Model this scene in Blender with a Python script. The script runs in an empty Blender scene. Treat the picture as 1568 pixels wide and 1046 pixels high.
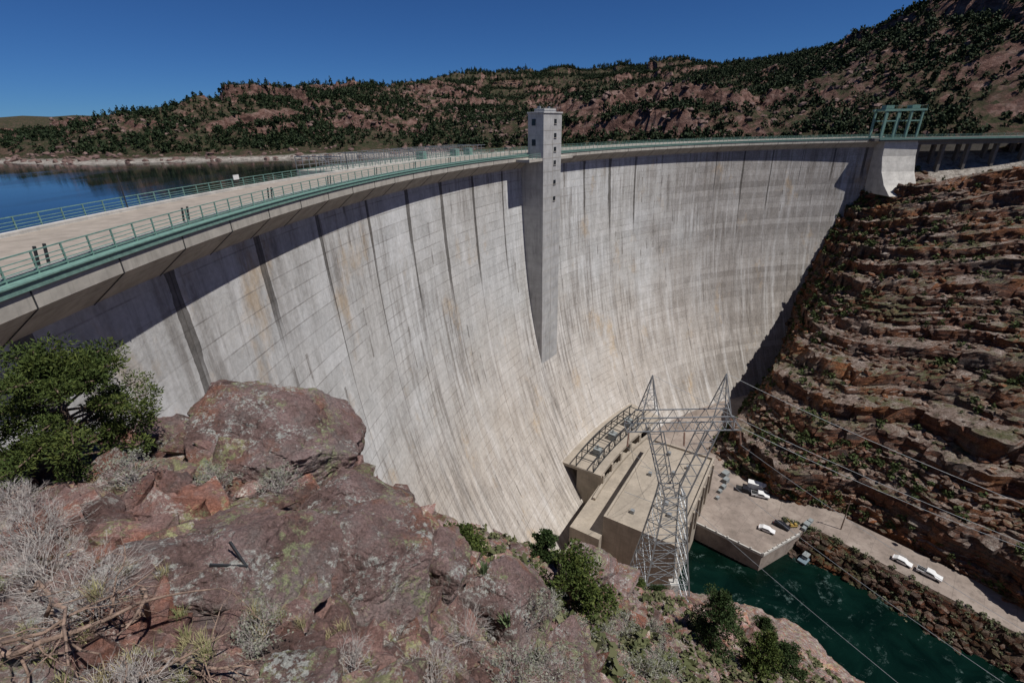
import bpy, bmesh, math, random
import numpy as np
from mathutils import Vector, Matrix
rad=math.radians
random.seed(5)
rng=np.random.default_rng(7)
scene=bpy.context.scene
COL=scene.collection
# ------------------------------------------------------------ noise
def _h(ix,iy,iz,s):
    n=ix*374761393+iy*668265263+iz*1274126177+s*1446657
    n&=0xffffffff
    n=((n^(n>>13))*1274126177)&0xffffffff
    n=((n^(n>>15))*668265263)&0xffffffff
    n^=n>>16
    return n/4294967295.0
def vnoise(p,seed=0):
    f=np.floor(p); i=f.astype(np.int64); t=p-f; t=t*t*t*(t*(t*6-15)+10)
    r=0
    for a in (0,1):
        wa=t[:,0] if a else 1-t[:,0]
        for b in (0,1):
            wb=t[:,1] if b else 1-t[:,1]
            for c in (0,1):
                wc=t[:,2] if c else 1-t[:,2]
                r=r+wa*wb*wc*_h(i[:,0]+a,i[:,1]+b,i[:,2]+c,seed)
    return r*2-1
def fbm(p,scale,octv=4,seed=0,gain=.5):
    q=p/scale; s=0; a=1.; tot=0
    for o in range(octv):
        s=s+a*vnoise(q+o*17.3,seed+o); tot+=a; a*=gain; q=q*2.03
    return s/tot*1.6
def cell(p,scale,seed=0):
    q=np.floor(p/np.asarray(scale)).astype(np.int64)
    return _h(q[:,0],q[:,1],q[:,2],seed)
def xy0(x,y): return np.stack([x,y,np.zeros_like(x)],1)
class TPS:
    def __init__(s,pts,lam=0.):
        p=np.array(pts,float); s.c=p[:,:2]; n=len(p)
        d=np.linalg.norm(s.c[:,None]-s.c[None],axis=2)
        K=np.where(d>0,d*d*np.log(d+1e-9),0)+lam*np.eye(n)
        P=np.c_[np.ones(n),s.c]; A=np.zeros((n+3,n+3)); A[:n,:n]=K; A[:n,n:]=P; A[n:,:n]=P.T
        s.w=np.linalg.solve(A,np.r_[p[:,2],0,0,0])
    def __call__(s,x,y):
        out=np.empty(len(x)); 
        for k in range(0,len(x),40000):
            q=np.c_[x[k:k+40000],y[k:k+40000]]
            d=np.linalg.norm(q[:,None]-s.c[None],axis=2)
            U=np.where(d>0,d*d*np.log(d+1e-9),0)
            out[k:k+40000]=U@s.w[:-3]+s.w[-3]+q@s.w[-2:]
        return out
# ------------------------------------------------------------ mesh helpers
def mesh_np(name,V,F,mats=(),smooth=False,uv=None,parent=None,mi=None):
    V=np.asarray(V,np.float32); F=np.asarray(F,np.int32); k=F.shape[1]
    me=bpy.data.meshes.new(name)
    me.vertices.add(len(V)); me.vertices.foreach_set('co',V.ravel())
    me.loops.add(F.size); me.loops.foreach_set('vertex_index',F.ravel())
    me.polygons.add(len(F)); me.polygons.foreach_set('loop_start',np.arange(0,F.size,k,dtype=np.int32))
    if uv is not None:
        l=me.uv_layers.new(name='UVMap'); l.data.foreach_set('uv',np.asarray(uv,np.float32)[F.ravel()].ravel())
    me.update(calc_edges=True); me.validate()
    me.polygons.foreach_set('use_smooth',np.full(len(me.polygons),smooth))
    for m in mats: me.materials.append(m)
    if mi is not None: me.polygons.foreach_set('material_index',np.asarray(mi,np.int32))
    ob=bpy.data.objects.new(name,me); COL.objects.link(ob)
    if parent: ob.parent=parent
    return ob
def empty(name):
    e=bpy.data.objects.new(name,None); COL.objects.link(e); return e
def gridF(nr,nc):
    i=np.arange(nr-1)[:,None]*nc+np.arange(nc-1)[None]
    i=i.ravel(); return np.stack([i,i+1,i+nc+1,i+nc],1)
class MB:
    def __init__(s): s.v=[];s.f=[];s.m=[]
    def add(s,vs,fs,mi=0):
        o=len(s.v); s.v+=[tuple(x) for x in vs]; s.f+=[tuple(i+o for i in f) for f in fs]; s.m+=[mi]*len(fs)
    def box(s,c,sz,ax=None,mi=0,taper=1.):
        c=Vector(c); X,Y,Z=ax or (Vector((1,0,0)),Vector((0,1,0)),Vector((0,0,1)))
        hx,hy,hz=sz[0]/2,sz[1]/2,sz[2]/2; vs=[]
        for k in (-1,1):
            t=taper if k>0 else 1
            for i,j in ((-1,-1),(1,-1),(1,1),(-1,1)): vs.append(c+X*hx*i*t+Y*hy*j*t+Z*hz*k)
        s.add(vs,[(3,2,1,0),(4,5,6,7),(0,1,5,4),(1,2,6,5),(2,3,7,6),(3,0,4,7)],mi)
    def beam(s,p,q,w,h=None,mi=0):
        p=Vector(p);q=Vector(q);d=q-p;L=d.length
        if L<1e-5: return
        Z=d/L; up=Vector((0,0,1)) if abs(Z.z)<.95 else Vector((1,0,0))
        X=up.cross(Z).normalized(); Y=Z.cross(X)
        s.box((p+q)/2,(w,h or w,L),(X,Y,Z),mi)
    def tube(s,p,q,r0,r1,n=6,mi=0):
        p=Vector(p);q=Vector(q);d=q-p
        if d.length<1e-5: return
        Z=d.normalized(); up=Vector((0,0,1)) if abs(Z.z)<.95 else Vector((1,0,0))
        X=up.cross(Z).normalized(); Y=Z.cross(X); vs=[]
        for c,r in ((p,r0),(q,r1)):
            for k in range(n):
                a=2*math.pi*k/n; vs.append(c+X*math.cos(a)*r+Y*math.sin(a)*r)
        fs=[(k,(k+1)%n,n+(k+1)%n,n+k) for k in range(n)]+[tuple(range(n-1,-1,-1)),tuple(range(n,2*n))]
        s.add(vs,fs,mi)
    def prism(s,pts,z0,z1,mi=0):
        n=len(pts); vs=[(x,y,z0) for x,y in pts]+[(x,y,z1) for x,y in pts]
        s.add(vs,[tuple(range(n-1,-1,-1)),tuple(range(n,2*n))]+[(k,(k+1)%n,n+(k+1)%n,n+k) for k in range(n)],mi)
    def obj(s,name,mats,parent=None,smooth=False,bevel=0):
        me=bpy.data.meshes.new(name); me.from_pydata(s.v,[],s.f)
        for m in mats: me.materials.append(m)
        me.polygons.foreach_set('material_index',np.array(s.m,np.int32))
        me.polygons.foreach_set('use_smooth',np.full(len(s.f),smooth)); me.update()
        ob=bpy.data.objects.new(name,me); COL.objects.link(ob)
        if parent: ob.parent=parent
        if bevel:
            b=ob.modifiers.new('bevel','BEVEL'); b.width=bevel; b.segments=2
        return ob
# ------------------------------------------------------------ materials
class M:
    def __init__(s,name,rough=.85,spec=.3):
        s.mat=bpy.data.materials.new(name); s.mat.use_nodes=True; s.nt=s.mat.node_tree
        s.b=s.nt.nodes['Principled BSDF']; s.b.inputs['Roughness'].default_value=rough
        s.b.inputs['Specular IOR Level'].default_value=spec
        s.oc=s.nt.nodes.new('ShaderNodeTexCoord').outputs['Object']
    def node(s,t): return s.nt.nodes.new('ShaderNode'+t)
    def L(s,a,b):
        if isinstance(a,(int,float)): b.default_value=a
        elif isinstance(a,tuple): b.default_value=a if len(a)==4 else (*a,1)
        else: s.nt.links.new(a,b)
    def scale(s,co,v,loc=(0,0,0)):
        m=s.node('Mapping'); m.inputs['Scale'].default_value=v; m.inputs['Location'].default_value=loc; s.L(co,m.inputs[0]); return m.outputs[0]
    def noise(s,sc,det=5,rough=.55,co=None,dist=0):
        n=s.node('TexNoise'); n.inputs['Scale'].default_value=sc; n.inputs['Detail'].default_value=det
        n.inputs['Roughness'].default_value=rough; n.inputs['Distortion'].default_value=dist
        s.L(co or s.oc,n.inputs['Vector']); return n.outputs['Fac']
    def ramp(s,f,stops,interp='LINEAR'):
        r=s.node('ValToRGB'); r.color_ramp.interpolation=interp; el=r.color_ramp.elements
        while len(el)<len(stops): el.new(.5)
        for e,(p,c) in zip(el,stops):
            e.position=p; e.color=(c,c,c,1) if isinstance(c,(int,float)) else (*c,1)
        s.L(f,r.inputs[0]); return r.outputs[0]
    def mix(s,f,a,b,mode='MIX'):
        m=s.node('MixRGB'); m.blend_type=mode; s.L(f,m.inputs[0]); s.L(a,m.inputs[1]); s.L(b,m.inputs[2]); return m.outputs[0]
    def math(s,op,a,b=0.,c=None):
        m=s.node('Math'); m.operation=op; s.L(a,m.inputs[0]); s.L(b,m.inputs[1])
        if c is not None: s.L(c,m.inputs[2])
        return m.outputs[0]
    def white(s,x,y=0.):
        cb=s.node('CombineXYZ'); s.L(x,cb.inputs[0]); s.L(y,cb.inputs[1]); w=s.node('TexWhiteNoise'); w.noise_dimensions='2D'; s.L(cb.outputs[0],w.inputs['Vector']); return w.outputs['Value']
    def sep(s,co):
        m=s.node('SeparateXYZ'); s.L(co,m.inputs[0]); return m.outputs
    def nz(s): 
        g=s.node('NewGeometry'); return s.sep(g.outputs['Normal'])[2]
    def island(s): return s.node('NewGeometry').outputs['Random Per Island']
    def bump(s,h,st=.5,dist=.1,prev=None):
        b=s.node('Bump'); b.inputs['Strength'].default_value=st; b.inputs['Distance'].default_value=dist; s.L(h,b.inputs['Height'])
        if prev: s.L(prev,b.inputs['Normal'])
        return b.outputs[0]
    def done(s,col,nrm=None,rough=None):
        s.L(col,s.b.inputs['Base Color'])
        if nrm: s.L(nrm,s.b.inputs['Normal'])
        if rough is not None: s.L(rough,s.b.inputs['Roughness'])
        return s.mat
def simple(name,c,rough=.7,var=.25,sc=2.,metal=0,bump=.2,bd=.02):
    m=M(name,rough); n=m.noise(sc,5,.6)
    col=m.mix(m.ramp(n,[(.3,0),(.7,1)]),tuple(x*(1-var) for x in c),tuple(min(1,x*(1+var)) for x in c))
    m.b.inputs['Metallic'].default_value=metal
    return m.done(col,m.bump(m.noise(sc*6,3),bump,bd))
def mat_dam():
    m=M('dam_concrete',.9,.2); uvn=m.node('TexCoord').outputs['UV']; u,v,_=m.sep(uvn)
    J=14.2
    pu=m.math('FLOOR',m.math('DIVIDE',u,J)); pv=m.math('FLOOR',m.math('DIVIDE',v,2.3))
    pr=m.white(pu,pv); pr2=m.white(pu,3.); pr3=m.white(pv,7.7); pr4=m.white(pu,91.)
    ph_=m.white(m.math('FLOOR',m.math('DIVIDE',u,J/2)),m.math('FLOOR',m.math('DIVIDE',v,4.6)))
    col=m.mix(pr,(.44,.44,.43),(.54,.54,.53))
    col=m.mix(m.math('MULTIPLY',m.math('GREATER_THAN',ph_,.85),.35),col,(.61,.61,.60))
    col=m.mix(m.ramp(pr2,[(.5,0),(1.,.4)]),col,(.38,.365,.34))
    big=m.noise(.035,5,.65,uvn)
    col=m.mix(m.ramp(big,[(.40,0),(.62,.45)]),col,(.41,.385,.345))
    low=m.math('ADD',m.math('DIVIDE',m.math('MULTIPLY',v,-1.),110.),m.math('MULTIPLY',m.noise(.03,4,.6,uvn),.6))
    col=m.mix(m.ramp(low,[(.7,0),(1.2,.6)]),col,(.43,.365,.30))
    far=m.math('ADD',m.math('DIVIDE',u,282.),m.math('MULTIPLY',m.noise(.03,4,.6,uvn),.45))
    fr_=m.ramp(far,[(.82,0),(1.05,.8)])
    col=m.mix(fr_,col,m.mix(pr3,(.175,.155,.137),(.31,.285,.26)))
    st=m.noise(1.,6,.65,m.scale(uvn,(.4,.022,1))); col=m.mix(m.ramp(st,[(.50,0),(.70,.45)]),col,(.66,.655,.64))
    st2=m.noise(1.,6,.7,m.scale(uvn,(.6,.03,1),(40,3,0))); pat=m.ramp(m.noise(.025,3,.5,m.scale(uvn,(1,1,1),(3,50,0))),[(.42,0),(.58,1)])
    col=m.mix(m.math('MULTIPLY',m.ramp(st2,[(.46,0),(.60,.75)]),pat),col,(.19,.17,.15))
    ora=m.noise(.07,6,.7,m.scale(uvn,(1,.55,1),(9,5,0))); col=m.mix(m.ramp(ora,[(.58,0),(.68,.5)]),col,(.44,.31,.17))
    fv=m.math('FRACT',m.math('DIVIDE',v,2.3)); lv=m.math('LESS_THAN',fv,.06)
    fu=m.math('FRACT',m.math('DIVIDE',u,J)); du=m.math('MULTIPLY',m.math('ABSOLUTE',m.math('SUBTRACT',fu,.5)),J)
    jl=m.math('GREATER_THAN',du,J/2-.08)
    ln=m.math('MULTIPLY',lv,m.ramp(m.noise(.12,4,.6,uvn),[(.40,.1),(.62,.7)]))
    col=m.mix(ln,col,(.18,.165,.15)); col=m.mix(m.math('MULTIPLY',jl,m.ramp(m.noise(.06,3,.5,uvn),[(.4,.35),(.6,.8)])),col,(.14,.125,.115))
    wig=m.math('MULTIPLY',m.noise(.5,4,.6,m.scale(uvn,(1,.25,1))),m.math('ADD',.25,m.math('MULTIPLY',pr4,1.6)))
    near=m.math('GREATER_THAN',m.math('ADD',du,wig),J/2)
    top=m.math('ADD',v,m.math('MULTIPLY',pr2,36.)); 
    tm=m.ramp(m.math('DIVIDE',m.math('ADD',top,10.),12.),[(0,0),(.6,1)])
    col=m.mix(m.math('MULTIPLY',m.math('MULTIPLY',near,tm),.82),col,(.07,.062,.054))
    fw=m.math('FRACT',m.math('DIVIDE',u,3.55)); wk=m.math('MULTIPLY',m.math('LESS_THAN',fw,.16),m.math('GREATER_THAN',m.white(m.math('FLOOR',m.math('DIVIDE',u,3.55)),m.math('FLOOR',m.math('DIVIDE',v,9.))),.86))
    col=m.mix(m.math('MULTIPLY',wk,m.ramp(m.noise(.7,4,.6,m.scale(uvn,(1,.3,1))),[(.45,0),(.55,.6)])),col,(.12,.105,.09))
    fine=m.noise(1.6,7,.72); col=m.mix(.6,col,m.ramp(fine,[(.3,.25),(.75,.82)]),'SOFT_LIGHT')
    mott=m.noise(.3,6,.75,m.scale(uvn,(1,.45,1))); col=m.mix(.65,col,m.ramp(mott,[(.3,.22),(.7,.78)]),'SOFT_LIGHT')
    bp=m.bump(m.math('ADD',m.math('MULTIPLY',fine,.4),m.math('MULTIPLY',pr,.2)),.5,.25)
    bp=m.bump(m.math('SUBTRACT',1.,m.math('MAXIMUM',jl,lv)),.3,.08,bp)
    return m.done(col,bp)
def mat_conc(name,c=(.42,.39,.34),sc=.5,dark=.55):
    m=M(name,.9,.2); a=m.noise(sc,6,.65); col=m.mix(m.ramp(a,[(.3,0),(.7,1)]),tuple(x*.75 for x in c),tuple(x*1.14 for x in c))
    s=m.noise(1.,5,.7,m.scale(m.oc,(1.4,1.4,.12))); col=m.mix(m.ramp(s,[(.5,0),(.72,.65)]),col,tuple(x*dark for x in c))
    x,y,z=m.sep(m.oc); lz=m.math('LESS_THAN',m.math('FRACT',m.math('DIVIDE',z,2.3)),.03); col=m.mix(m.math('MULTIPLY',lz,.35),col,tuple(x*.4 for x in c))
    return m.done(col,m.bump(m.noise(3,5),.3,.05))
def mat_yard():
    m=M('yard_surface',.95,.15); a=m.noise(.12,7,.7); col=m.ramp(a,[(.3,(.16,.13,.11)),(.5,(.25,.205,.175)),(.68,(.33,.28,.24))])
    x,y,z=m.sep(m.oc); r1=m.math('ADD',m.math('MULTIPLY',x,.707),m.math('MULTIPLY',y,-.707)); r2=m.math('ADD',m.math('MULTIPLY',x,.707),m.math('MULTIPLY',y,.707))
    g=m.math('MAXIMUM',m.math('LESS_THAN',m.math('FRACT',m.math('DIVIDE',r1,6.)),.015),m.math('LESS_THAN',m.math('FRACT',m.math('DIVIDE',r2,6.)),.015))
    col=m.mix(m.math('MULTIPLY',g,.4),col,(.08,.07,.06)); s=m.noise(.5,6,.75,m.scale(m.oc,(1,1,1),(4,4,4))); col=m.mix(m.ramp(s,[(.52,0),(.64,.5)]),col,(.11,.095,.08))
    return m.done(col,m.bump(m.noise(2,5),.3,.05))
def mat_rockfg(name='foreground_rock',isl=False):
    m=M(name,.92,.2)
    a=m.noise(.7,7,.68,dist=.5); col=m.ramp(a,[(.3,(.105,.064,.056)),(.44,(.22,.145,.13)),(.56,(.31,.215,.20)),(.7,(.41,.32,.30))])
    b=m.noise(1.1,7,.72,m.scale(m.oc,(1,1,1.6))); col=m.mix(m.ramp(b,[(.49,0),(.60,.65)]),col,(.235,.205,.19))
    r=m.noise(.6,5,.65,m.scale(m.oc,(1,1,1.6),(7,3,1))); col=m.mix(m.ramp(r,[(.5,0),(.6,.8)]),col,(.29,.135,.09))
    dk=m.noise(.8,6,.75,m.scale(m.oc,(1,1,.5),(2,9,4))); col=m.mix(m.ramp(dk,[(.55,0),(.66,.7)]),col,(.07,.052,.047))
    l=m.math('MULTIPLY',m.ramp(m.noise(.8,7,.78,m.scale(m.oc,(1,1,1),(3,8,2))),[(.52,0),(.58,1)]),m.ramp(m.noise(8,5,.75),[(.46,.05),(.54,1.)]))
    col=m.mix(l,col,(.32,.345,.19))
    l2=m.math('MULTIPLY',m.ramp(m.noise(1.1,7,.8,m.scale(m.oc,(1,1,1),(13,1,22))),[(.525,0),(.58,1)]),m.ramp(m.noise(12,5,.75),[(.47,0),(.54,1.)]))
    col=m.mix(l2,col,(.50,.50,.46))
    if isl: i=m.island(); col=m.mix(.8,col,m.mix(i,(.30,.27,.26),(.80,.70,.66)),'OVERLAY')
    fine=m.noise(20,5,.75); col=m.mix(.6,col,m.ramp(fine,[(.3,.15),(.7,.82)]),'OVERLAY')
    bp=m.bump(m.noise(1.8,9,.74),1.,.4); bp=m.bump(m.noise(12,6,.72),.8,.05,bp)
    return m.done(col,bp)
def mat_wall(name='canyon_rock',isl=False,k=1.):
    m=M(name,.93,.15); x,y,z=m.sep(m.oc)
    wob=m.math('MULTIPLY',m.noise(.025,3),9.); zz=m.math('ADD',z,wob)
    cb=m.node('CombineXYZ'); m.L(m.math('MULTIPLY',zz,.32),cb.inputs[2]); m.L(m.math('MULTIPLY',x,.012),cb.inputs[0])
    st=m.noise(1.,6,.75,cb.outputs[0])
    col=m.ramp(st,[(.3,(.028,.018,.015)),(.42,(.16,.068,.042)),(.48,(.055,.038,.033)),(.54,(.24,.105,.06)),(.60,(.085,.062,.052)),(.68,(.20,.14,.11))])
    o=m.noise(.07,6,.7); col=m.mix(m.ramp(o,[(.5,0),(.62,.7)]),col,(.32,.135,.055))
    gr=m.ramp(m.noise(.1,5,.65,m.scale(m.oc,(1,1,1),(30,2,9))),[(.48,0),(.62,.7)]); col=m.mix(gr,col,(.10,.095,.09))
    sl=m.ramp(m.nz(),[(.66,0),(.88,1)]); top=m.ramp(m.noise(.35,7,.8),[(.32,(.085,.062,.046)),(.44,(.18,.13,.105)),(.53,(.27,.21,.175)),(.66,(.42,.37,.33))])
    gn=m.mix(m.ramp(m.noise(.08,5,.75),[(.49,0),(.60,.8)]),top,m.mix(m.noise(1.2,5,.7),(.04,.05,.018),(.14,.145,.06)))
    col=m.mix(sl,col,gn)
    if isl: i=m.island(); col=m.mix(.8,col,m.mix(i,(.22,.2,.19),(.76,.68,.62)),'OVERLAY')
    f=m.noise(2.5,7,.75); col=m.mix(.8,col,m.ramp(f,[(.32,.07),(.68,.85)]),'OVERLAY')
    if k!=1: col=m.mix(1.,col,(k,k,k),'MULTIPLY')
    bp=m.bump(m.noise(.5,8,.78,m.scale(m.oc,(1,1,2.6))),1.,1.3); bp=m.bump(m.noise(4,5,.7),.8,.25,bp)
    return m.done(col,bp)
def mat_hill():
    m=M('hill_ground',.95,.1); x,y,z=m.sep(m.oc)
    a=m.noise(.02,7,.65); soil=m.ramp(a,[(.3,(.06,.045,.031)),(.5,(.09,.06,.045)),(.7,(.062,.055,.033))])
    s2=m.ramp(m.noise(.16,6,.7),[(.46,0),(.61,.75)]); soil=m.mix(s2,soil,(.14,.085,.067))
    g=m.ramp(m.noise(.2,6,.75,m.scale(m.oc,(1,1,1),(5,5,5))),[(.41,0),(.53,.9)]); soil=m.mix(g,soil,(.032,.04,.018))
    cl=m.ramp(m.noise(.12,7,.75,m.scale(m.oc,(1,1,2))),[(.38,(.05,.028,.023)),(.5,(.16,.09,.072)),(.65,(.27,.185,.155))])
    col=m.mix(m.ramp(m.nz(),[(.72,1),(.86,0)]),soil,cl)
    band=m.ramp(m.math('DIVIDE',m.math('ADD',z,m.math('ADD',16.,m.math('MULTIPLY',m.noise(.1,3),2.))),10.),[(.32,1),(.42,0)])
    col=m.mix(band,col,m.ramp(m.noise(.5,6,.7),[(.35,(.17,.145,.125)),(.6,(.45,.41,.36))]))
    bp=m.bump(m.noise(.25,8,.75),1.,2.5)
    return m.done(col,bp)
def mat_water(name,c,sc,st):
    m=M(name,.05,.35); m.b.inputs['IOR'].default_value=1.33
    n=m.noise(sc,4,.6,m.scale(m.oc,(1,.35,1))); n2=m.noise(sc*.06,4,.6,m.scale(m.oc,(1,.3,1)))
    col=m.mix(m.ramp(n2,[(.4,0),(.65,1)]),c,tuple(x*1.6 for x in c))
    return m.done(col,m.bump(n,st,.3),m.ramp(n2,[(.45,.03),(.62,.12)]))
def mat_river():
    m=M('river_water',.12,.25); m.b.inputs['IOR'].default_value=1.33
    n=m.noise(.7,5,.65); n2=m.noise(.09,5,.6,dist=1.2)
    col=m.mix(m.ramp(n2,[(.4,0),(.65,1)]),(.001,.006,.004),(.0025,.013,.009))
    foam=m.math('MULTIPLY',m.ramp(m.noise(.11,6,.7,m.scale(m.oc,(1,1,1),(4,2,0)),dist=1.5),[(.55,0),(.66,1)]),m.ramp(m.noise(1.2,6,.75),[(.48,0),(.62,.4)]))
    col=m.mix(foam,col,(.2,.3,.28))
    return m.done(col,m.bump(n,.35,.25),m.math('ADD',.08,m.math('MULTIPLY',foam,.6)))
def mat_leaf(name,a,b,c,big=1.):
    m=M(name,.75,.2); r=m.island(); col=m.mix(r,a,b); col=m.mix(m.ramp(m.noise(big,3),[(.4,0),(.65,1)]),col,c)
    return m.done(col)
DAM=mat_dam(); CONC=mat_conc('aged_concrete'); CONCL=mat_conc('pale_concrete',(.50,.48,.44),.4,.65); ROAD=mat_conc('deck_road_surface',(.33,.285,.24),.8,.8)
TOWC=mat_conc('tower_concrete',(.42,.415,.405),.4,.5)
PLANTC=mat_conc('powerhouse_concrete',(.34,.295,.24),.25,.6); CONC_SHADE=mat_conc('shade_toned_bridge_concrete',(.15,.137,.125),.5)  # bridge concrete: shade painted into the base colour
TEAL=simple('teal_paint',(.15,.26,.22),.5,.25,3,0,.1); DARK=simple('dark_metal',(.03,.032,.035),.5); STEEL=simple('galvanised_steel',(.27,.285,.295),.5,.25,2,.4)
WHITE=simple('white_paint',(.66,.66,.65),.4,.06); BLACKP=simple('black_paint',(.02,.02,.025),.25,.1); GLASS=simple('dark_glass',(.02,.025,.03),.1,.1); RUB=simple('rubber',(.02,.02,.02),.9)
YEL=simple('yellow_paint',(.35,.24,.07),.6); BLUE=simple('blue_grey_paint',(.14,.19,.22),.5); RED=simple('red_tail_paint',(.4,.03,.02),.4); GREYP=simple('grey_paint',(.22,.24,.24),.5)
RFG=mat_rockfg(); RRUB=mat_rockfg('rubble_rock',True); RWALL=mat_wall(); WRUB=mat_wall('wall_rubble_rock',True); BRUB=mat_wall('riprap_rock',True,.6); HILL=mat_hill(); YARD=mat_yard()
LAKE=mat_water('reservoir_water',(.004,.007,.008),.9,.045); RIVER=mat_river()
LEAFJ=mat_leaf('juniper_foliage',(.03,.048,.012),(.105,.125,.028),(.05,.075,.018),1.3)
LEAFP=mat_leaf('pinyon_foliage',(.016,.034,.011),(.055,.08,.024),(.028,.05,.015),.6)
LEAFD=mat_leaf('distant_foliage',(.011,.022,.008),(.034,.050,.018),(.019,.032,.012),.05)
SAGE=mat_leaf('sage_foliage',(.15,.16,.12),(.27,.27,.22),(.18,.19,.13),2.)
GRASS=mat_leaf('dry_grass',(.26,.22,.12),(.42,.36,.21),(.16,.19,.07),2.)
TWIG=mat_leaf('dead_twig',(.28,.25,.23),(.52,.49,.46),(.36,.32,.29),3.)
BARK=simple('bark',(.17,.12,.09),.95,.35,6,0,.8,.05); ROOT=simple('weathered_wood',(.25,.175,.135),.9,.45,9,0,.8,.02)
# ------------------------------------------------------------ rock / scatter
def ico(sub):
    bm=bmesh.new(); bmesh.ops.create_icosphere(bm,subdivisions=sub,radius=1); 
    V=np.array([v.co[:] for v in bm.verts]); F=np.array([[v.index for v in f.verts] for f in bm.faces]); bm.free(); return V,F
ICO={k:ico(k) for k in (1,2,3,6,7)}
def rockshape(sub,seed,npl=13,rough=.05,k=28.):
    r=np.random.default_rng(seed); V,F=ICO[sub]; n=r.normal(size=(npl,3)); n/=np.linalg.norm(n,axis=1)[:,None]
    n=np.r_[n,[[0,0,1],[0,0,-1]]]; d=r.uniform(.55,.95,npl+2)
    inv=np.maximum(V@n.T,0)/d; rr=1/(np.log(np.exp(k*inv).sum(1))/k)
    P=V*rr[:,None]
    P=P*(1+rough*fbm(P+seed*3.1,.7,5,seed))[:,None]
    return P,F
def rotm(r,n,full=True):
    q=r.normal(size=(n,4)) if full else np.c_[r.normal(size=n),np.zeros((n,2)),r.normal(size=n)]
    q/=np.linalg.norm(q,axis=1)[:,None]; w,x,y,z=q.T
    return np.stack([1-2*(y*y+z*z),2*(x*y-z*w),2*(x*z+y*w),2*(x*y+z*w),1-2*(x*x+z*z),2*(y*z-x*w),2*(x*z-y*w),2*(y*z+x*w),1-2*(x*x+y*y)],1).reshape(n,3,3)
def scatter(name,variants,pos,scl,mat,full=True,smooth=False,seed=1,parent=None):
    r=np.random.default_rng(seed); pos=np.asarray(pos); scl=np.asarray(scl); 
    if scl.ndim==1: scl=np.repeat(scl[:,None],3,1)
    ch=r.integers(0,len(variants),len(pos)); VV=[];FF=[];o=0
    for k,(V,F) in enumerate(variants):
        i=np.where(ch==k)[0]
        if not len(i): continue
        R=rotm(r,len(i),full); P=np.einsum('nij,vj->nvi',R,V)*scl[i][:,None,:]+pos[i][:,None,:]
        VV.append(P.reshape(-1,3)); FF.append((F[None]+(np.arange(len(i))*len(V))[:,None,None]+o).reshape(-1,F.shape[1])); o+=len(i)*len(V)
    return mesh_np(name,np.concatenate(VV),np.concatenate(FF),[mat],smooth,parent=parent)
# ------------------------------------------------------------ dam frame
CX,CY=153.,40.
def P(phi,r,z): a=rad(phi); return Vector((CX-r*math.cos(a),CY+r*math.sin(a),z))
def frame(phi):
    a=rad(phi); return Vector((math.sin(a),math.cos(a),0)),Vector((-math.cos(a),math.sin(a),0)),Vector((0,0,1))
def face_r(z):
    s=np.clip((-7-np.asarray(z,float))/108,0,1.2); return 182-28*(.1*s+.9*s**2.7)
def sweep(mb,prof,ph0,ph1,n,mi=0):
    m=len(prof); vs=[]
    for k in range(n+1):
        ph=ph0+(ph1-ph0)*k/n
        for r,z in prof: vs.append(P(ph,r,z))
    fs=[(k*m+j,(k+1)*m+j,(k+1)*m+(j+1)%m,k*m+(j+1)%m) for k in range(n) for j in range(m)]
    fs+=[tuple(range(m)),tuple(n*m+j for j in range(m-1,-1,-1))]
    mb.add(vs,fs,mi)
PH0,PH1=-32.,94.
dam=empty('arch_dam')
nph,nz=260,70
ph=np.linspace(PH0,PH1,nph); zz=np.linspace(-10.5,-126,nz)
A,Z=np.meshgrid(np.radians(ph),zz,indexing='ij'); Rr=face_r(Z)
V=np.stack([CX-Rr*np.cos(A),CY+Rr*np.sin(A),Z],-1).reshape(-1,3)
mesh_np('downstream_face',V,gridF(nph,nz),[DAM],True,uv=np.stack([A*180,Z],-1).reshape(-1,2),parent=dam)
mb=MB()
sweep(mb,[(179.2,-7.4),(179.2,-8.5),(182.1,-10.8),(190,-10.8),(192,-8.6),(192,-7.4)],PH0,PH1,200)
sweep(mb,[(190,-10.9),(184,-10.9),(184,-60),(190,-60)],PH0,PH1,120)
mb.obj('crest_slab',[CONC],dam)
mb=MB()
p=PH0
while p<PH1:
    mb.beam(P(p,179.17,-7.45),P(p,179.17,-8.5),.06); mb.beam(P(p,179.16,-8.52),P(p,182.05,-10.82),.05); p+=7.1/180*57.3
mb.obj('slab_joints',[DARK],dam)
mb=MB(); sweep(mb,[(180.,-7.39),(180.,-7.0),(191.6,-7.0),(191.6,-7.39)],PH0,PH1,200)
mb.obj('crest_roadway',[ROAD],dam)
mb=MB(); sweep(mb,[(180.,-7.38),(180.,-6.78),(180.5,-6.78),(180.5,-7.38)],PH0,PH1,200); sweep(mb,[(191.2,-7.38),(191.2,-6.7),(191.7,-6.7),(191.7,-7.38)],PH0,PH1,200)
mb.obj('kerbs',[CONCL],dam)
mb=MB(); sweep(mb,[(179.05,-7.45),(179.05,-7.),(179.19,-7.),(179.19,-7.45)],PH0,PH1,200)
sweep(mb,[(178.95,-7.02),(178.95,-6.94),(179.99,-6.94),(179.99,-7.02)],PH0,PH1,200)
for hh in (.12,.35,.6,.85,1.2):
    w_=.07 if hh in(.12,1.2) else .04
    sweep(mb,[(179.62,-6.95+hh),(179.62,-6.95+w_+hh),(179.69,-6.95+w_+hh),(179.69,-6.95+hh)],PH0,PH1,200)
    sweep(mb,[(191.8,-6.95+hh),(191.8,-6.95+w_+hh),(191.87,-6.95+w_+hh),(191.87,-6.95+hh)],PH0,PH1,160)
sp=2.1/180*57.3; p=PH0+.2
while p<PH1:
    for r in (179.66,191.84): mb.box(P(p,r,-6.35),(.08,.09,1.3),frame(p))
    p+=sp
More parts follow.
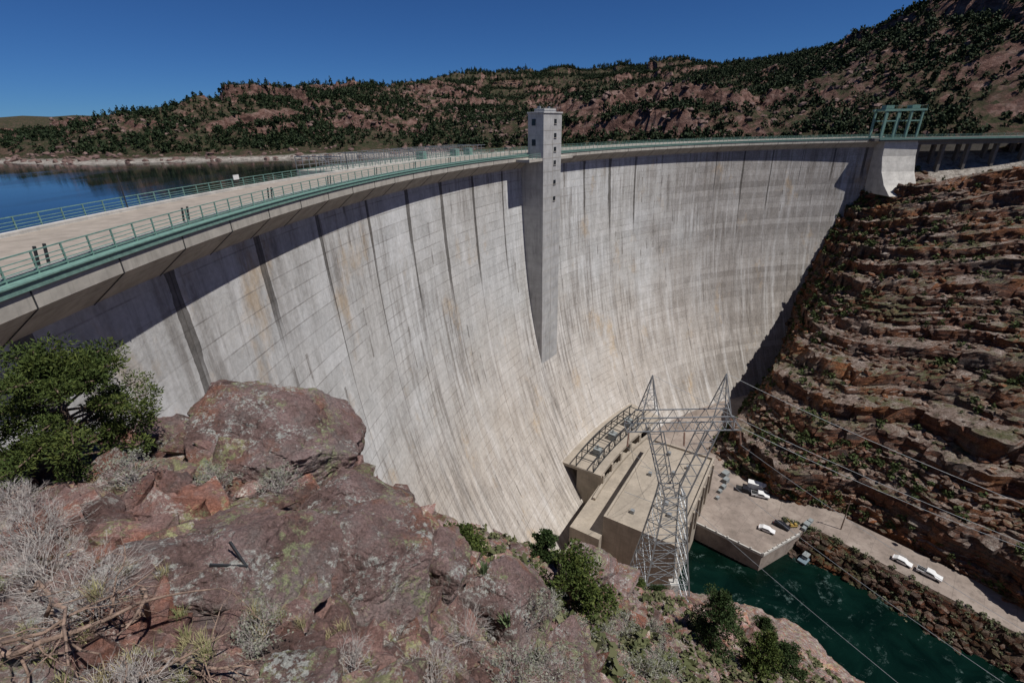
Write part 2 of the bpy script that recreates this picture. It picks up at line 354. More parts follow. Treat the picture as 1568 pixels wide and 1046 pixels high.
mb.obj('crest_railing',[TEAL],dam)
mb=MB(); p=-4.
while p<36:
    for q in (-.11,.11): 
        T_,O_,U_=frame(p+q); mb.beam(P(p+q,180.3,-7),P(p+q,180.2,-5.65)+T_*.12,.12)
    mb.box(P(p,180.32,-6.9),(1.,.3,.12),frame(p)); p+=14.2/180*57.3
mb.obj('dark_rail_posts',[DARK],dam)
mb=MB(); sweep(mb,[(192.1,-8.),(192.1,-7.),(203,-7.),(203,-8.)],17,34,30); mb.obj('intake_platform_slab',[CONC],dam)
mb=MB()
for r in (192.6,197.5,202.8):
    for hh in (.1,.9,1.7,2.5): sweep(mb,[(r,-7+hh),(r,-6.92+hh),(r+.08,-6.92+hh),(r+.08,-7+hh)],17,34,30)
    p=17
    while p<=34: mb.box(P(p,r,-5.7),(.1,.1,2.6),frame(p)); p+=.55
for p in (17.,21.,26.,30.,34.):
    mb.beam(P(p,192.6,-4.5),P(p,202.8,-4.5),.15); mb.beam(P(p,192.6,-7),P(p,197.5,-4.5),.08)
mb.obj('intake_fence',[STEEL],dam)
mb=MB()
for p in (33,31.2,27.): mb.box(P(p,196,-6.1),(1.6,2.,1.8),frame(p))
mb.obj('intake_hoist_housing',[TEAL],dam)
mb=MB(); mb.box(P(8.5,191.6,-5.5),(1.1,.06,.6),frame(8.5)); mb.obj('notice_board',[WHITE],dam)
mb=MB()
for p in (3.,17.): mb.tube(P(p,191.5,-7),P(p,191.5,-3.6),.06,.05)
mb.obj('signal_posts',[DARK],dam)
mb=MB()
prof=[(-7.6,182.,176.2),(-14,182,175.6),(-20,182,173.5),(-25,182,170.),(-29,182,165.)]
vs=[]
for z,rb,rf in prof:
    w1=95.6
    for ph_,r_ in ((91.2,rb),(91.2,rf),(w1,rf),(w1,rb)): vs.append(P(ph_,r_,z))
fs=[(0,1,2,3),(19,18,17,16)]
for k in range(4):
    for j in range(4): fs.append((4*k+j,4*k+4+j,4*k+4+(j+1)%4,4*k+(j+1)%4))
mb.add(vs,fs)
mb.obj('thrust_block',[CONCL],dam,bevel=.15)
# ------------------------------------------------------------ elevator tower
et=empty('elevator_tower'); FT=frame(36.2)
mb=MB(); mb.box(P(36.2,179.5,-48),(9.4,10.,78),FT); mb.box(P(36.2,177.0,-3.),(9.4,5.,12.2),FT)
mb.box(P(36.2,177.0,3.3),(9.8,5.4,.4),FT); mb.box(P(36.2,177.,3.9),(6,3.2,.8),FT)
mb.obj('shaft',[TOWC],et,bevel=.06)
mb=MB()
for z in (1.2,-2.3,-5.8,-9.3,-14.5,-19.): mb.box(P(36.2,174.47,z)+FT[0]*1.2,(1.2,.14,1.1),FT)
for z in (1.,-4,): mb.box(P(36.2,177.6,z)-FT[0]*4.7,(.14,1.2,1.6),FT)
mb.obj('windows',[GLASS],et)
mb=MB(); 
for z in (1.2,-2.3,-5.8,-9.3,-14.5,-19.): mb.box(P(36.2,174.43,z-.65)+FT[0]*1.2,(1.5,.25,.12),FT)
for z in np.arange(-78,0,3.5): mb.box(P(36.2,174.49,z),(9.3,.06,.08),FT)
mb.box(P(36.2,174.49,-36),(.1,.07,72),FT)
mb.obj('window_sills_and_joints',[CONC],et)
mb=MB()
for s in (-4.3,4.3):
    mb.tube(P(36.2,176,3.4)+FT[0]*s,P(36.2,176,5.4)+FT[0]*s,.06,.04); 
mb.beam(P(36.2,175,4.5)-FT[0]*4.6,P(36.2,175,4.5)+FT[0]*4.6,.06)
mb.box(P(36.2,178,4.6)-FT[0]*1.5,(.7,.7,.7),FT); mb.box(P(36.2,178,4.4)+FT[0]*3.5,(.5,.5,1.1),FT)
mb.obj('roof_rail_and_antennas',[STEEL],et)
mb=MB(); sweep(mb,[(174.8,-8.6),(174.8,-7.9),(178.9,-7.9),(178.9,-8.6)],32.4,39.9,14); mb.obj('landing_slab',[CONC],et)
mb=MB()
for hh in (.3,.75,1.2): sweep(mb,[(174.9,-7.9+hh),(174.9,-7.82+hh),(174.98,-7.82+hh),(174.98,-7.9+hh)],32.4,34.4,5)
for p in (32.4,33,33.7,34.3): mb.box(P(p,174.95,-7.3),(.09,.09,1.25),frame(p))
mb.obj('landing_railing',[TEAL],et)
# ------------------------------------------------------------ gantry + spillway bridge
g=empty('gate_hoist_gantry'); mb=MB()
x0,x1,y0,y1=156.5,171.5,219.5,226.
for x in (x0,x0+5,x1-4.6,x1):
    for y in (y0,y1): mb.beam((x,y,-7),(x,y,4),.7,.7)
for y in (y0,y1):
    mb.beam((x0-1.2,y,3.6),(x1+1.2,y,3.6),1.1,.8); mb.beam((x0,y,-.5),(x0+5,y,-.5),.5); mb.beam((x1-4.6,y,-.5),(x1,y,-.5),.5)
for x in (x0,x0+5,x1-4.6,x1): mb.beam((x,y0,3.7),(x,y1,3.7),.7)
mb.obj('portal_frame',[TEAL],g)
mb=MB()
for x in (x0+2.2,x1-2): mb.box((x,222.7,4.8),(3.2,3.,1.3))
for x in np.linspace(x0-1,x1+1,9):
    mb.beam((x,y0-.4,4.1),(x,y0-.4,5.2),.07)
mb.beam((x0-1,y0-.4,5.2),(x1+1,y0-.4,5.2),.07)
mb.obj('hoist_machinery',[TEAL],g)
br=empty('spillway_bridge'); mb=MB()
A0=Vector((152,220,0)); D=Vector((1,-.075,0)).normalized(); N=Vector((.075,1,0)).normalized()
mb.box(A0+D*70+Vector((0,0,-7.6))+N*1,(140,11,1.1),(D,N,Vector((0,0,1))))
mb.box(A0+D*78+Vector((0,0,-8.9))-N*3,(120,.8,1.6),(D,N,Vector((0,0,1))))
for t in (20,30,40,51,62,74,86): 
    mb.box(A0+D*t+Vector((0,0,-20))-N*1.2,(1.1,1.8,24),(D,N,Vector((0,0,1)))); mb.box(A0+D*t+Vector((0,0,-20))+N*4,(1.1,1.8,24),(D,N,Vector((0,0,1))))
mb.box(A0+D*60+Vector((0,0,-24))+N*9,(110,2,32),(D,N,Vector((0,0,1))))
mb.obj('deck_and_piers',[CONC_SHADE],br)
mb=MB()
for hh in (.4,.8,1.2): mb.beam(A0+D*2-N*4.4+Vector((0,0,-7+hh)),A0+D*140-N*4.4+Vector((0,0,-7+hh)),.08)
for t in np.arange(2,140,2.4): mb.beam(A0+D*t-N*4.4+Vector((0,0,-7.1)),A0+D*t-N*4.4+Vector((0,0,-5.75)),.09)
mb.box(A0+D*71-N*4.6+Vector((0,0,-7.3)),(138,.12,.7),(D,N,Vector((0,0,1))))
mb.obj('bridge_railing',[TEAL],br)
# ------------------------------------------------------------ hills
hp=[(-322,328,-15),(-255,297,-15),(-170,305,-15),(-80,318,-15),(0,305,-15),(60,285,-15),(120,258,-15),(152,240,-14),(-450,360,-15),(-700,420,-15),
(-100,100,-30),(-200,150,-32),(-50,230,-30),(-350,200,-32),(20,262,-26),(-150,250,-28),(-500,250,-32),(-60,-50,-26),(-900,200,-35),(-300,-200,-30),
(-356,470,8),(-300,488,21),(-271,512,27),(-186,571,38),(-103,636,36),(-420,460,-3),(-520,520,-6),(-230,400,6),(-120,430,8),(-20,420,2),(0,520,10),(60,340,6),(110,300,8),
(-78,868,70),(80,917,80),(309,1036,98),(382,921,88),(120,700,26),(200,620,30),(0,700,22),(301,553,58),(296,414,63),(292,394,67),(310,352,76),(380,280,98),(420,150,100),
(180,380,16),(165,310,10),(180,246,-5),(178,203,-27),(215,195,-24),(235,235,2),(250,290,33),(240,150,-16),(270,110,-12),(320,30,-12),(300,190,25),(360,60,10),
(-300,700,16),(-600,900,8),(-1575,1640,50),(-1000,1200,10),(0,1300,50),(500,1500,60),(700,700,110),(800,300,130),(1500,1500,120),(0,2600,60),(-2500,2500,60),(2500,2500,100),(2500,0,100),(500,-300,40)]
HT=TPS(hp,20.)
rimpts=[(152,221),(160,214),(172,204),(182,192),(198,183),(217,174),(240,150),(270,110),(320,30),(360,-60)]
poly=[tuple(P(a,188,0)[:2]) for a in range(-40,89,4)]+rimpts[1:]+[(360,-300),(-60,-300)]
def inpoly(x,y,pl):
    ins=np.zeros(len(x),bool); n=len(pl)
    for i in range(n):
        x1,y1=pl[i]; x2,y2=pl[(i+1)%n]
        c=((y1>y)!=(y2>y)); 
        if y1==y2: continue
        ins^=c&(x<(x2-x1)*(y-y1)/(y2-y1)+x1)
    return ins
def H(x,y):
    x=np.asarray(x,float); y=np.asarray(y,float); z=HT(x,y); p=xy0(x,y)
    dist=np.hypot(x-185,y-205); nearrim=np.clip((dist-30)/60,.12,1); up=np.clip((z+15)/14,0,1)
    z=z+up*nearrim*(fbm(p,90,3,3)*9+fbm(p,26,4,11)*4.)
    t=(z+fbm(p,120,2,21)*12)/15.; fr=t-np.floor(t); s=np.clip((fr-.4)/.2,0,1); s=s*s*(3-2*s)
    zt=z+((s-fr)*15.)*.85*np.clip(fbm(p,70,2,31)*2+.8,0,1)*up*nearrim
    zt=zt+up*nearrim*np.abs(fbm(p,7,3,41))*2.4
    return np.where(z<-15,z,zt)
def axis(lo,a,b,hi,st,gr=1.12):
    c=list(np.arange(a,b,st)); s=st
    while c[-1]<hi: s*=gr; c.append(c[-1]+s)
    s=st; l=[]
    x=a
    while x>lo: s*=gr; x-=s; l.append(x)
    return np.array(l[::-1]+c)
gx=axis(-9000,-430,400,9000,2.8); gy=axis(-900,185,720,12000,2.6)
X,Y=np.meshgrid(gx,gy,indexing='ij'); x=X.ravel(); y=Y.ravel(); z=H(x,y)
far=np.hypot(x,y); z=np.where(far>2500,60+(z-60)*np.exp(-(far-2500)/1500)+25*fbm(xy0(x,y),1500,3,8),z)
z=np.where(inpoly(x,y,poly),-135,z)
mesh_np('hill_terrain',np.c_[x,y,z],gridF(len(gx),len(gy)),[HILL],False)
fr=np.linspace(rad(-50),rad(89),90); rr=np.r_[188,200,230,300,420,600,900,1400,2200]
A,R2=np.meshgrid(fr,rr,indexing='ij')
mesh_np('reservoir_water',np.stack([CX-R2*np.cos(A),CY+R2*np.sin(A),np.full_like(A,-15.)],-1).reshape(-1,3),gridF(len(fr),len(rr)),[LAKE],True)
# ------------------------------------------------------------ distant trees
def blobtree(seed,n=46,hgt=1.3):
    r=np.random.default_rng(seed); V=[];F=[]
    for i in range(n):
        d=r.normal(size=3); d/=np.linalg.norm(d); rad_=r.uniform(.35,1.)**.6
        c=d*rad_*np.array([.5,.5,hgt*.5])*(1+.35*r.normal()*.4)+np.array([0,0,hgt*.48]); 
        c[:2]*=1-.35*max(0,c[2]/hgt-.4)
        a=r.normal(size=3); a/=np.linalg.norm(a); b=np.cross(a,r.normal(size=3)); b/=np.linalg.norm(b); s=r.uniform(.1,.2)
        o=len(V); V+=[c-a*s-b*s*.6,c+a*s-b*s*.7,c+a*s*.8+b*s,c-a*s*.7+b*s*.8]; F.append((o,o+1,o+2,o+3))
    return np.array(V),np.array(F)
BT=[blobtree(s,36,h) for s,h in ((1,1.1),(2,1.4),(3,.9),(4,1.7),(5,1.2))]
BS=[blobtree(s,22,h) for s,h in ((11,.8),(12,1.),(13,.7))]
def inview(x,y,z,m=1.12):
    dep=y*.914-z*.405; a=x/np.maximum(dep,.1)
    return (dep>0)&(np.abs(a)<m)
n=210000; tx=rng.uniform(-700,480,n); ty=rng.uniform(190,1150,n)
keep=(rng.random(n)<np.clip(260/np.hypot(tx,ty)+.3,0,1))&(tx<ty*1.25); tx,ty=tx[keep],ty[keep]
tz0=HT(tx,ty); k=(tz0>-18)&inview(tx,ty,tz0,1.2)&~inpoly(tx,ty,poly); tx,ty=tx[k],ty[k]; tz=H(tx,ty)
d=fbm(xy0(tx,ty),50,3,77)
sl_=np.abs(H(tx+2.5,ty+2.5)-tz)  # fewer trees on the cliffs
k=(tz>-11)&(rng.random(len(tx))<np.clip(.50+d*.9+.12*(tx>-60),.16,1)*np.clip(1.5-sl_*.3,.15,1))&~((ty<232)&(tx<300))
tx,ty,tz=tx[k],ty[k],tz[k]
s=rng.uniform(1.1,3.9,len(tx))
scatter('distant_juniper_forest',BT,np.c_[tx,ty,tz-.3],np.c_[s,s,s*rng.uniform(.8,1.35,len(s))],LEAFD,full=False,seed=3)
RK1=[rockshape(1,s,9,.02) for s in range(20,26)]; RK2=[rockshape(2,s,11,.03) for s in range(30,36)]
n=14000; tx=rng.uniform(-520,400,n); ty=rng.uniform(205,700,n); tz=H(tx,ty); dn=fbm(xy0(tx,ty),45,3,99)
k=(tz>-15)&inview(tx,ty,tz,1.25)&~inpoly(tx,ty,poly)&((dn>.05)|(tz<-11)); tx,ty,tz=tx[k],ty[k],tz[k]
s=rng.uniform(.4,2.2,len(tx))**1.3
scatter('hillside_boulders',RK1,np.c_[tx,ty,tz],np.c_[s,s*rng.uniform(.6,1.3,len(s)),s*.7],mat_leaf('hill_rock',(.08,.048,.04),(.22,.15,.13),(.14,.09,.077),.1),seed=4)
# ------------------------------------------------------------ right canyon wall
base=[(125,240),(109,192),(89,168),(73,149),(78,133),(88,123),(104,114),(128,83),(165,45),(230,-20),(300,-90)]
rimm=[(150,232),(157,222),(163,212),(170,200),(178,191),(195,182),(215,173),(240,150),(270,110),(320,30),(370,-50)]
def resamp(b,r,step):
    b=np.array(b,float); r=np.array(r,float); L=np.r_[0,np.cumsum(np.linalg.norm(np.diff((b*.6+r*.4),axis=0),axis=1))]
    s=np.arange(0,L[-1],step); f=lambda a:np.c_[np.interp(s,L,a[:,0]),np.interp(s,L,a[:,1])]
    B,R=f(b),f(r); ker=np.ones(15)/15
    sm=lambda a:np.c_[np.convolve(np.pad(a[:,0],7,'edge'),ker,'valid'),np.convolve(np.pad(a[:,1],7,'edge'),ker,'valid')]
    return s,sm(B),sm(R)
s_,B,R=resamp(base,rimm,.55); ns=len(s_)
near=np.clip(1-(s_-55)/45,0,1)
def fh(h,w): 
    f1=np.interp(h,[0,.12,.46,.79,1],[0,.28,.46,.76,1]); f2=np.interp(h,[0,.12,.3,.5,.8,1],[0,.03,.2,.42,.76,1]); return f1*w+f2*(1-w)
out=(B-R); Ln=np.linalg.norm(out,axis=1); out/=Ln[:,None]
zr=np.interp(s_,[0,40,75,110,150],[-29,-29,-22,-13,-12])
zb=-114.
r=np.random.default_rng(12); hs=[0.]
while hs[-1]<1: hs.append(hs[-1]+(r.uniform(.009,.02) if r.random()<.5 else r.uniform(.028,.07)))
hs=np.array(hs)/hs[-1]
rows=[]
pamp=np.clip((s_-8)/45,.12,1)
sc0=np.stack([s_,np.zeros(ns),np.zeros(ns)],1)
rows.append((np.zeros(ns)-.05,np.full(ns,-124.),np.zeros(ns),0)); 
for k in range(len(hs)-1):
    h0,h1=hs[k],hs[k+1]; thick=h1-h0>.025
    w0=.011*fbm(sc0+k*31.7,40,4,50); w1=.011*fbm(sc0+(k+1)*31.7,40,4,50)
    H0=h0+w0*(0<k); H1=h1+w1*(k+1<len(hs)-1); H1=np.maximum(H1,H0+.002)
    f0=fh(H0,near); f1=fh(H1,near); lf=np.clip(.2+.6*fbm(sc0+k*7.7,12,3,60),.02,.92)
    cf=np.clip(.88+.26*fbm(sc0+k*3.1+5,12,3,64),.45,.98)
    nj=9 if thick else 5
    for j in range(nj):
        t=j/(nj-1); f=f0+(f1-f0)*lf*(t**1.5)*.8; rows.append((f,zb+(H0+(H1-H0)*t*cf)*(zr-zb),np.full(ns,k),1))
    for j in range(1,5):
        t=j/4.; f=f0+(f1-f0)*(lf*.8+(1-lf*.8)*t*.96); rows.append((f,zb+(H0+(H1-H0)*(cf+(1-cf)*t))*(zr-zb),np.full(ns,k),2))
VV=[];KD=[]
for f,z_,kk,kd in rows:
    xy=B+(R-B)*f[:,None]; p3=np.c_[xy,z_]
    push=4.8*fbm(np.c_[s_,kk*1.,kk*0],24,3,70)*np.clip(1-f,.2,1)+1.2*fbm(p3*[1,1,.5],9,4,71)+.5*fbm(p3,2.5,3,75)
    blk=(cell(np.c_[s_+1.6*fbm(p3,3,2,3),kk,np.floor((z_+.5*fbm(p3,6,2,8))/1.7)],(2.4,1,1),5)-.5)*1.3+(cell(np.c_[s_+.7*kk+1.5*fbm(p3,5,2,4),kk,kk],(5.2,1,1),9)-.5)*2.4
    if kd==1: push=push+blk
    elif kd==2: push=push+blk*.6; p3[:,2]+=.4*fbm(p3,2.4,4,72)+.3*cell(p3,(1.5,1.5,50),6)
    if kd==0: push=push*0
    nearbase=np.clip((z_-zb)/6,0,1) if kd else 0
    p3[:,:2]+=out*(push*nearbase*pamp)[:,None]
    VV.append(p3); KD.append(np.full(ns,kd))
for e,(dd) in enumerate((2,5,9,14)):
    xy=R-out*dd; hz=H(xy[:,0],xy[:,1]); VV.append(np.c_[xy,np.maximum(hz,zr-1)+.3+.5*fbm(np.c_[xy,hz],3,3,5)]); KD.append(np.full(ns,3))
nr=len(VV); VV=np.concatenate(VV); KD=np.concatenate(KD)
mesh_np('canyon_wall',VV,gridF(nr,ns),[RWALL],False)
led=np.where((KD>=2))[0]; pk=VV[led]; vis=inview(pk[:,0],pk[:,1],pk[:,2],1.2); led=led[vis]
nn=5500; q=VV[r.choice(led,nn)]+r.normal(size=(nn,3))*[.6,.6,.05]; s=r.uniform(.2,1.,nn)**2.6*1.6+.12
scatter('canyon_wall_rubble',RK1,q,np.c_[s,s*r.uniform(.6,1.2,nn),s*.65],WRUB,seed=8)
nn=1700; q=VV[r.choice(led,nn*2)]; dq=fbm(q,25,3,123); q=q[np.argsort(-dq-r.uniform(0,1.4,nn*2))[:nn]]; s=r.uniform(.4,1.,nn)**2*2.3+.3
scatter('canyon_wall_shrubs',BT,q-[0,0,.2],np.c_[s,s,s*.85],mat_leaf('wall_shrub_foliage',(.025,.038,.012),(.085,.105,.036),(.05,.068,.022),.1),full=False,seed=9)
# ------------------------------------------------------------ left bank (camera side)
bp=[(0,0,-2.3),(-3.7,2.5,-4.5),(-2.3,2.8,-5.1),(-1.1,3.8,-6.7),(.2,5.9,-10),(4.5,13,-20.8),(11.8,17.6,-30.5),(26,24,-45),(31,37.7,-56),(3.1,25.8,-29.5),(25,60,-82),(-2.2,14.8,-17),
(-3.6,9.9,-8.5),(-5.3,9.6,-6.8),(-8.5,11.4,-7.6),(-8.3,7.5,-5.9),(-10.5,7.5,-6.2),(-3.9,4.4,-5.3),(-2.2,6.6,-8),(-14,9,-9),(-12,16,-15),(-6,17,-16),
(-24,20,-22),(-26,0,-12),(-18,-15,-4),(0,-20,0),(20,-15,-18),(12,0,-18),(45,0,-58),(60,25,-80),(72,50,-106),(84,70,-122),(61,99,-121),(95,50,-124),(40,60,-86),(29,70,-94),(45,85,-110),(50,100,-122),(22,88,-110),(10,60,-80),
(-20,50,-52),(-12,72,-88),(0,45,-52),(3,95,-114),(15,45,-58),(110,20,-124),(80,112,-126),(30,115,-120),(-30,60,-60)]
BK=TPS(bp,0.)
def HB(x,y):
    x=np.asarray(x,float); y=np.asarray(y,float); p=xy0(x,y); d=np.hypot(x,y); z=BK(x,y)
    am=np.clip(.12+d*.032,.1,1.6)
    q=p/(1+d[:,None]*.12)
    z=z+am*(1.1*fbm(q,1.6,4,201)+.8*(cell(q+.35*np.c_[fbm(q,.8,2,5),fbm(q,.8,2,6),q[:,0]*0],(.9,.7,9),44)-.5))
    z=z+np.clip(am*.35,0,.35)*fbm(p,.5,4,203)
    return z
gx=axis(-55,-12,7,135,.11,1.018); gy=axis(-40,1.2,15,135,.11,1.014)
X,Y=np.meshgrid(gx,gy,indexing='ij'); x=X.ravel(); y=Y.ravel(); z=HB(x,y)
bank=mesh_np('rocky_bank',np.c_[x,y,z],gridF(len(gx),len(gy)),[RFG],False)
mesh_np('river_water',np.array([[-10,-200,-118],[500,-200,-118],[500,200,-118],[-10,200,-118]]),np.array([[0,1,2,3]]),[RIVER])
def boulder(c,rd,seed,rot=0,tilt=(0,0),rough=.05,npl=16,sub=7):
    V,F=rockshape(sub,seed,npl,rough,55.); V=V*np.array(rd)*1.1
    Mx=np.array((Matrix.Rotation(rot,3,'Z')@Matrix.Rotation(tilt[0],3,'X')@Matrix.Rotation(tilt[1],3,'Y')))
    V=V@Mx.T; W=V+np.array(c)
    nrm=V/np.linalg.norm(V,axis=1)[:,None]; w2=W+.25*np.c_[fbm(W,.7,3,11),fbm(W,.7,3,12),fbm(W,.7,3,13)]
    rid=np.minimum(np.abs(fbm(W*[1,1,1.8],.9,4,305)),.3)
    stp=cell(w2@np.array([[.9,.3,.1],[-.3,.9,.2],[0,-.25,.97]]),(.85,.7,.36),9)+.4*cell(w2,(.28,.33,.2),19)
    V=V+nrm*(.07*fbm(W,.8,6,301,.6)+.19*(rid-.2)+.075*(stp-.75)+.012*fbm(W,.08,3,77))[:,None]
    ob=mesh_np('boulder',V,F,[RFG],False); ob.location=c
    return ob
boulder((-5.1,8.8,-6.35),(2.2,1.6,1.25),3,.3,(.15,.35))
boulder((-3.5,7.6,-7.15),(1.4,1.1,1.05),31,.9,(.2,.4))
boulder((-2.75,6.0,-7.1),(1.55,1.5,1.5),8,-.5,(.3,.3))
boulder((-4.1,5.0,-5.8),(1.6,1.3,.85),11,.4,(.25,.15))
boulder((-.4,7.8,-10.5),(1.1,1.1,1.5),14,.9,(.1,-.2),sub=6)
boulder((-1.7,7.4,-8.8),(.75,.9,.9),17,.2,sub=6)
boulder((-7.5,9.5,-6.5),(1.1,.8,.7),19,.1,(0,.2),sub=6)
boulder((-2.2,3.0,-5.1),(.4,.4,.3),23,1.,sub=6)
boulder((-6.6,6.6,-5.95),(1.,.9,.5),25,.7,sub=6)
boulder((4.3,23,-27),(2.2,1.9,1.8),27,.5,sub=6)
boulder((7.5,27,-33),(2.2,1.8,1.5),29,1.5,sub=6)
boulder((1.4,9.5,-14.4),(1.1,.9,1.),37,1.1,sub=6)
boulder((-1.3,4.9,-8.0),(.75,.6,.55),41,.5,(.2,.2),sub=6)
boulder((-.35,5.4,-9.3),(.6,.55,.5),43,1.2,(.1,.3),sub=6)
boulder((.9,7.0,-11.6),(.75,.7,.6),47,.3,(.1,.1),sub=6)
boulder((-1.6,3.6,-6.4),(.45,.4,.3),53,.9,sub=6)
n=10500; d=rng.uniform(1.,95,n)**1.; d[:4000]=rng.uniform(2.5,16,4000); az=rng.uniform(-.95,1.0,n); tx=d*np.sin(az); ty=d*np.cos(az); tz=HB(tx,ty)
k=(tz>-117)&(tx>-13)&(np.hypot(tx-CX,ty-CY)<np.interp(-tz,[0,120],[178,150]))&(d>2.4); tx,ty,tz,d=tx[k],ty[k],tz[k],d[k]
s=(.035+.36*rng.random(len(tx))**2.8)*(.6+d*.045)
scatter('rock_rubble',RK2,np.c_[tx,ty,tz],np.c_[s,s*rng.uniform(.6,1.2,len(s)),s*.7],RRUB,seed=10)
bpy.context.view_layer.update()
def drop(x,y,dz=0.):
    ok,loc,*_=scene.ray_cast(bpy.context.evaluated_depsgraph_get(),Vector((x,y,0.5)),Vector((0,0,-1)))
    return (x,y,(loc.z if ok else -5)+dz)
# ------------------------------------------------------------ vegetation
def crown(r,centers,nl,size,lw=.45,up=.3):
    per=max(1,nl//len(centers)); C=np.repeat(np.array([c[:3] for c in centers]),per,0); Rd=np.repeat(np.array([c[3] for c in centers]),per)
    n=len(C); d=r.normal(size=(n,3)); d/=np.linalg.norm(d,axis=1)[:,None]; c=C+d*(Rd*r.uniform(.25,1.1,n)**.7)[:,None]*[1,1,.75]
    a=d*.8+r.normal(size=(n,3))*.6+[0,0,up]; a/=np.linalg.norm(a,axis=1)[:,None]; b=np.cross(a,r.normal(size=(n,3))); b/=np.linalg.norm(b,axis=1)[:,None]
    s=(size*r.uniform(.6,1.4,n))[:,None]
    V=np.stack([c-b*s*lw*.5,c+a*s*.6-b*s*lw,c+a*s*1.2,c+a*s*.5+b*s*lw],1).reshape(-1,3)
    return V,np.arange(4*n).reshape(-1,4)
def tree(name,loc,h,w,seed,leafmat,nl,leaf,lean=(0,0),ncl=38,base=.22,conic=.6,cs=1.,lw=.45):
    r=np.random.default_rng(seed); e=empty(name); e.location=loc; mb=MB(); cl=[]
    pts=[Vector((0,0,-.2*h*.3))]; 
    for k in range(1,6): pts.append(Vector((lean[0]*k/5+r.normal()*.03*h,lean[1]*k/5+r.normal()*.03*h,h*.92*k/5)))
    for k in range(5): mb.tube(pts[k],pts[k+1],h*.035*(1-k*.17),h*.035*(1-(k+1)*.17),7)
    for i in range(ncl):
        t=base+(1-base)*(i+r.random())/ncl; seg=min(4,int(t*5*.92)); c0=pts[seg].lerp(pts[seg+1],t*4.6-seg if t*4.6-seg<1 else 1)
        a=r.uniform(0,6.283); rr=w*.5*(1-conic*max(0,(t-.3)/.7)**1.3)*r.uniform(.45,1.08)*(1 if t>.3 else .8)
        if t>.9: rr*=.4
        q=c0+Vector((math.cos(a)*rr,math.sin(a)*rr,h*r.uniform(-.02,.09)))
        mb.tube(c0,q,h*.010,h*.004,5); cl.append((*q,w*r.uniform(.08,.16)*cs)); m_=c0.lerp(q,.6); cl.append((m_.x,m_.y,m_.z+.02*h,w*r.uniform(.06,.12)*cs))
    mb.obj('trunk_and_limbs',[BARK],e,smooth=True)
    V,F=crown(r,cl,nl,leaf,lw); mesh_np('foliage',V,F,[leafmat],False,parent=e)
    return e
tree('juniper_tree',drop(-8.3,7.5,-.1),2.85,2.9,41,LEAFJ,44000,.055,(.3,.1),62,.15,.45,.72,.2)
def gz(x,y): return float(HB([x],[y])[0])
def at(x,y,dz=0): return (x,y,gz(x,y)+dz)
for i,(x,y,h,w) in enumerate([(2.7,17.5,4.3,4.4),(2.2,26.,3.4,2.4),(14.5,24,6.8,4.0),(18.5,24,5.2,3.4),(19,46,5.,4.2),(9.5,38,3.6,3.),(12.5,36,3.,3.2),(24,40,3.8,3.8),(23,27,4.,3.4),(24,52,4,4),(33,44,4.5,3.8)]):
    tree('pinyon_pine',at(x,y,-.3),h,w,60+i,LEAFP if i%3 else LEAFJ,12000,.13,(r.normal()*.3,0),44,.08,.62,.85,.3)
tree('juniper_shrub',(-1.9,13.6,-15.2),1.9,1.5,91,LEAFJ,6000,.07,(0,0),24,.05,.3)
def brush(name,loc,h,seed,mat,nb=60,depth=4,th=.006,spread=1.,leafmat=None):
    r=np.random.default_rng(seed); V=[];F=[];tips=[]
    def rib(p,q,w):
        d=q-p; b=np.cross(d,r.normal(size=3)); b/=np.linalg.norm(b)+1e-9; c=np.cross(d,b); c/=np.linalg.norm(c)+1e-9; o=len(V)
        V.extend([p+b*w,p-b*.5*w+c*.86*w,p-b*.5*w-c*.86*w,q+b*w*.6,q-b*.3*w+c*.5*w,q-b*.3*w-c*.5*w]); F.extend([(o,o+1,o+4,o+3),(o+1,o+2,o+5,o+4),(o+2,o,o+3,o+5)])
    def grow(p,d,l,w,k):
        q=p+d*l; rib(p,q,w)
        if k==0: tips.append(q); return
        for _ in range(2 if r.random()<.6 else 3):
            nd=d+r.normal(size=3)*.42; nd/=np.linalg.norm(nd); grow(q,nd,l*r.uniform(.6,.95),w*.68,k-1)
    for i in range(nb):
        a=r.uniform(0,6.283); t=r.uniform(.1,1)*spread; d=np.array([math.cos(a)*t,math.sin(a)*t,1.]); d/=np.linalg.norm(d)
        grow(np.array([math.cos(a),math.sin(a),0])*h*.08*r.random(),d,h*.32,th,depth)
    e=empty(name); e.location=loc; mesh_np('branches',np.array(V),np.array(F),[mat],False,parent=e)
    if leafmat:
        cl=[(*t,h*.05) for t in tips[::3]]; V2,F2=crown(r,cl,len(cl)*4,h*.05); mesh_np('leaves',V2,F2,[leafmat],False,parent=e)
    return e
for i,(x,y,h,nb,lf) in enumerate([(-4.7,3.7,.75,34,0),(-6.3,4.8,.6,26,0),(-3.3,2.5,.55,24,0),(-1.2,4.2,.6,22,0),(-5.6,4.1,.7,30,0),(-3.0,3.7,.45,20,1),(-5.4,6.9,.5,16,1),(-.2,5.2,.75,16,1),(-.9,5.8,.65,16,0),(.8,6.4,.7,16,1),(-1.9,3.5,.45,18,0),(-4.3,7.0,.5,16,1),(-6.3,6.4,.55,18,1),(-6.9,5.3,.5,20,0),(.5,7.6,.7,14,1)]):
    brush('sagebrush' if lf else 'dry_brush',drop(x,y,-.03),h,i+1,TWIG,nb,4,.0065,1.,SAGE if lf else None)
for i,(x,y,h) in enumerate([(3.2,10.5,1.1),(5.5,13.5,1.2),(2.,11.5,1.),(7.5,15,1.2),(6,19,1.3),(9,21,1.3),(1.2,14,1.),(4.5,16,1.1),(8,17.5,1.2)]): brush('sagebrush',at(x,y),h,i+30,TWIG,16,4,.012,.9,SAGE)
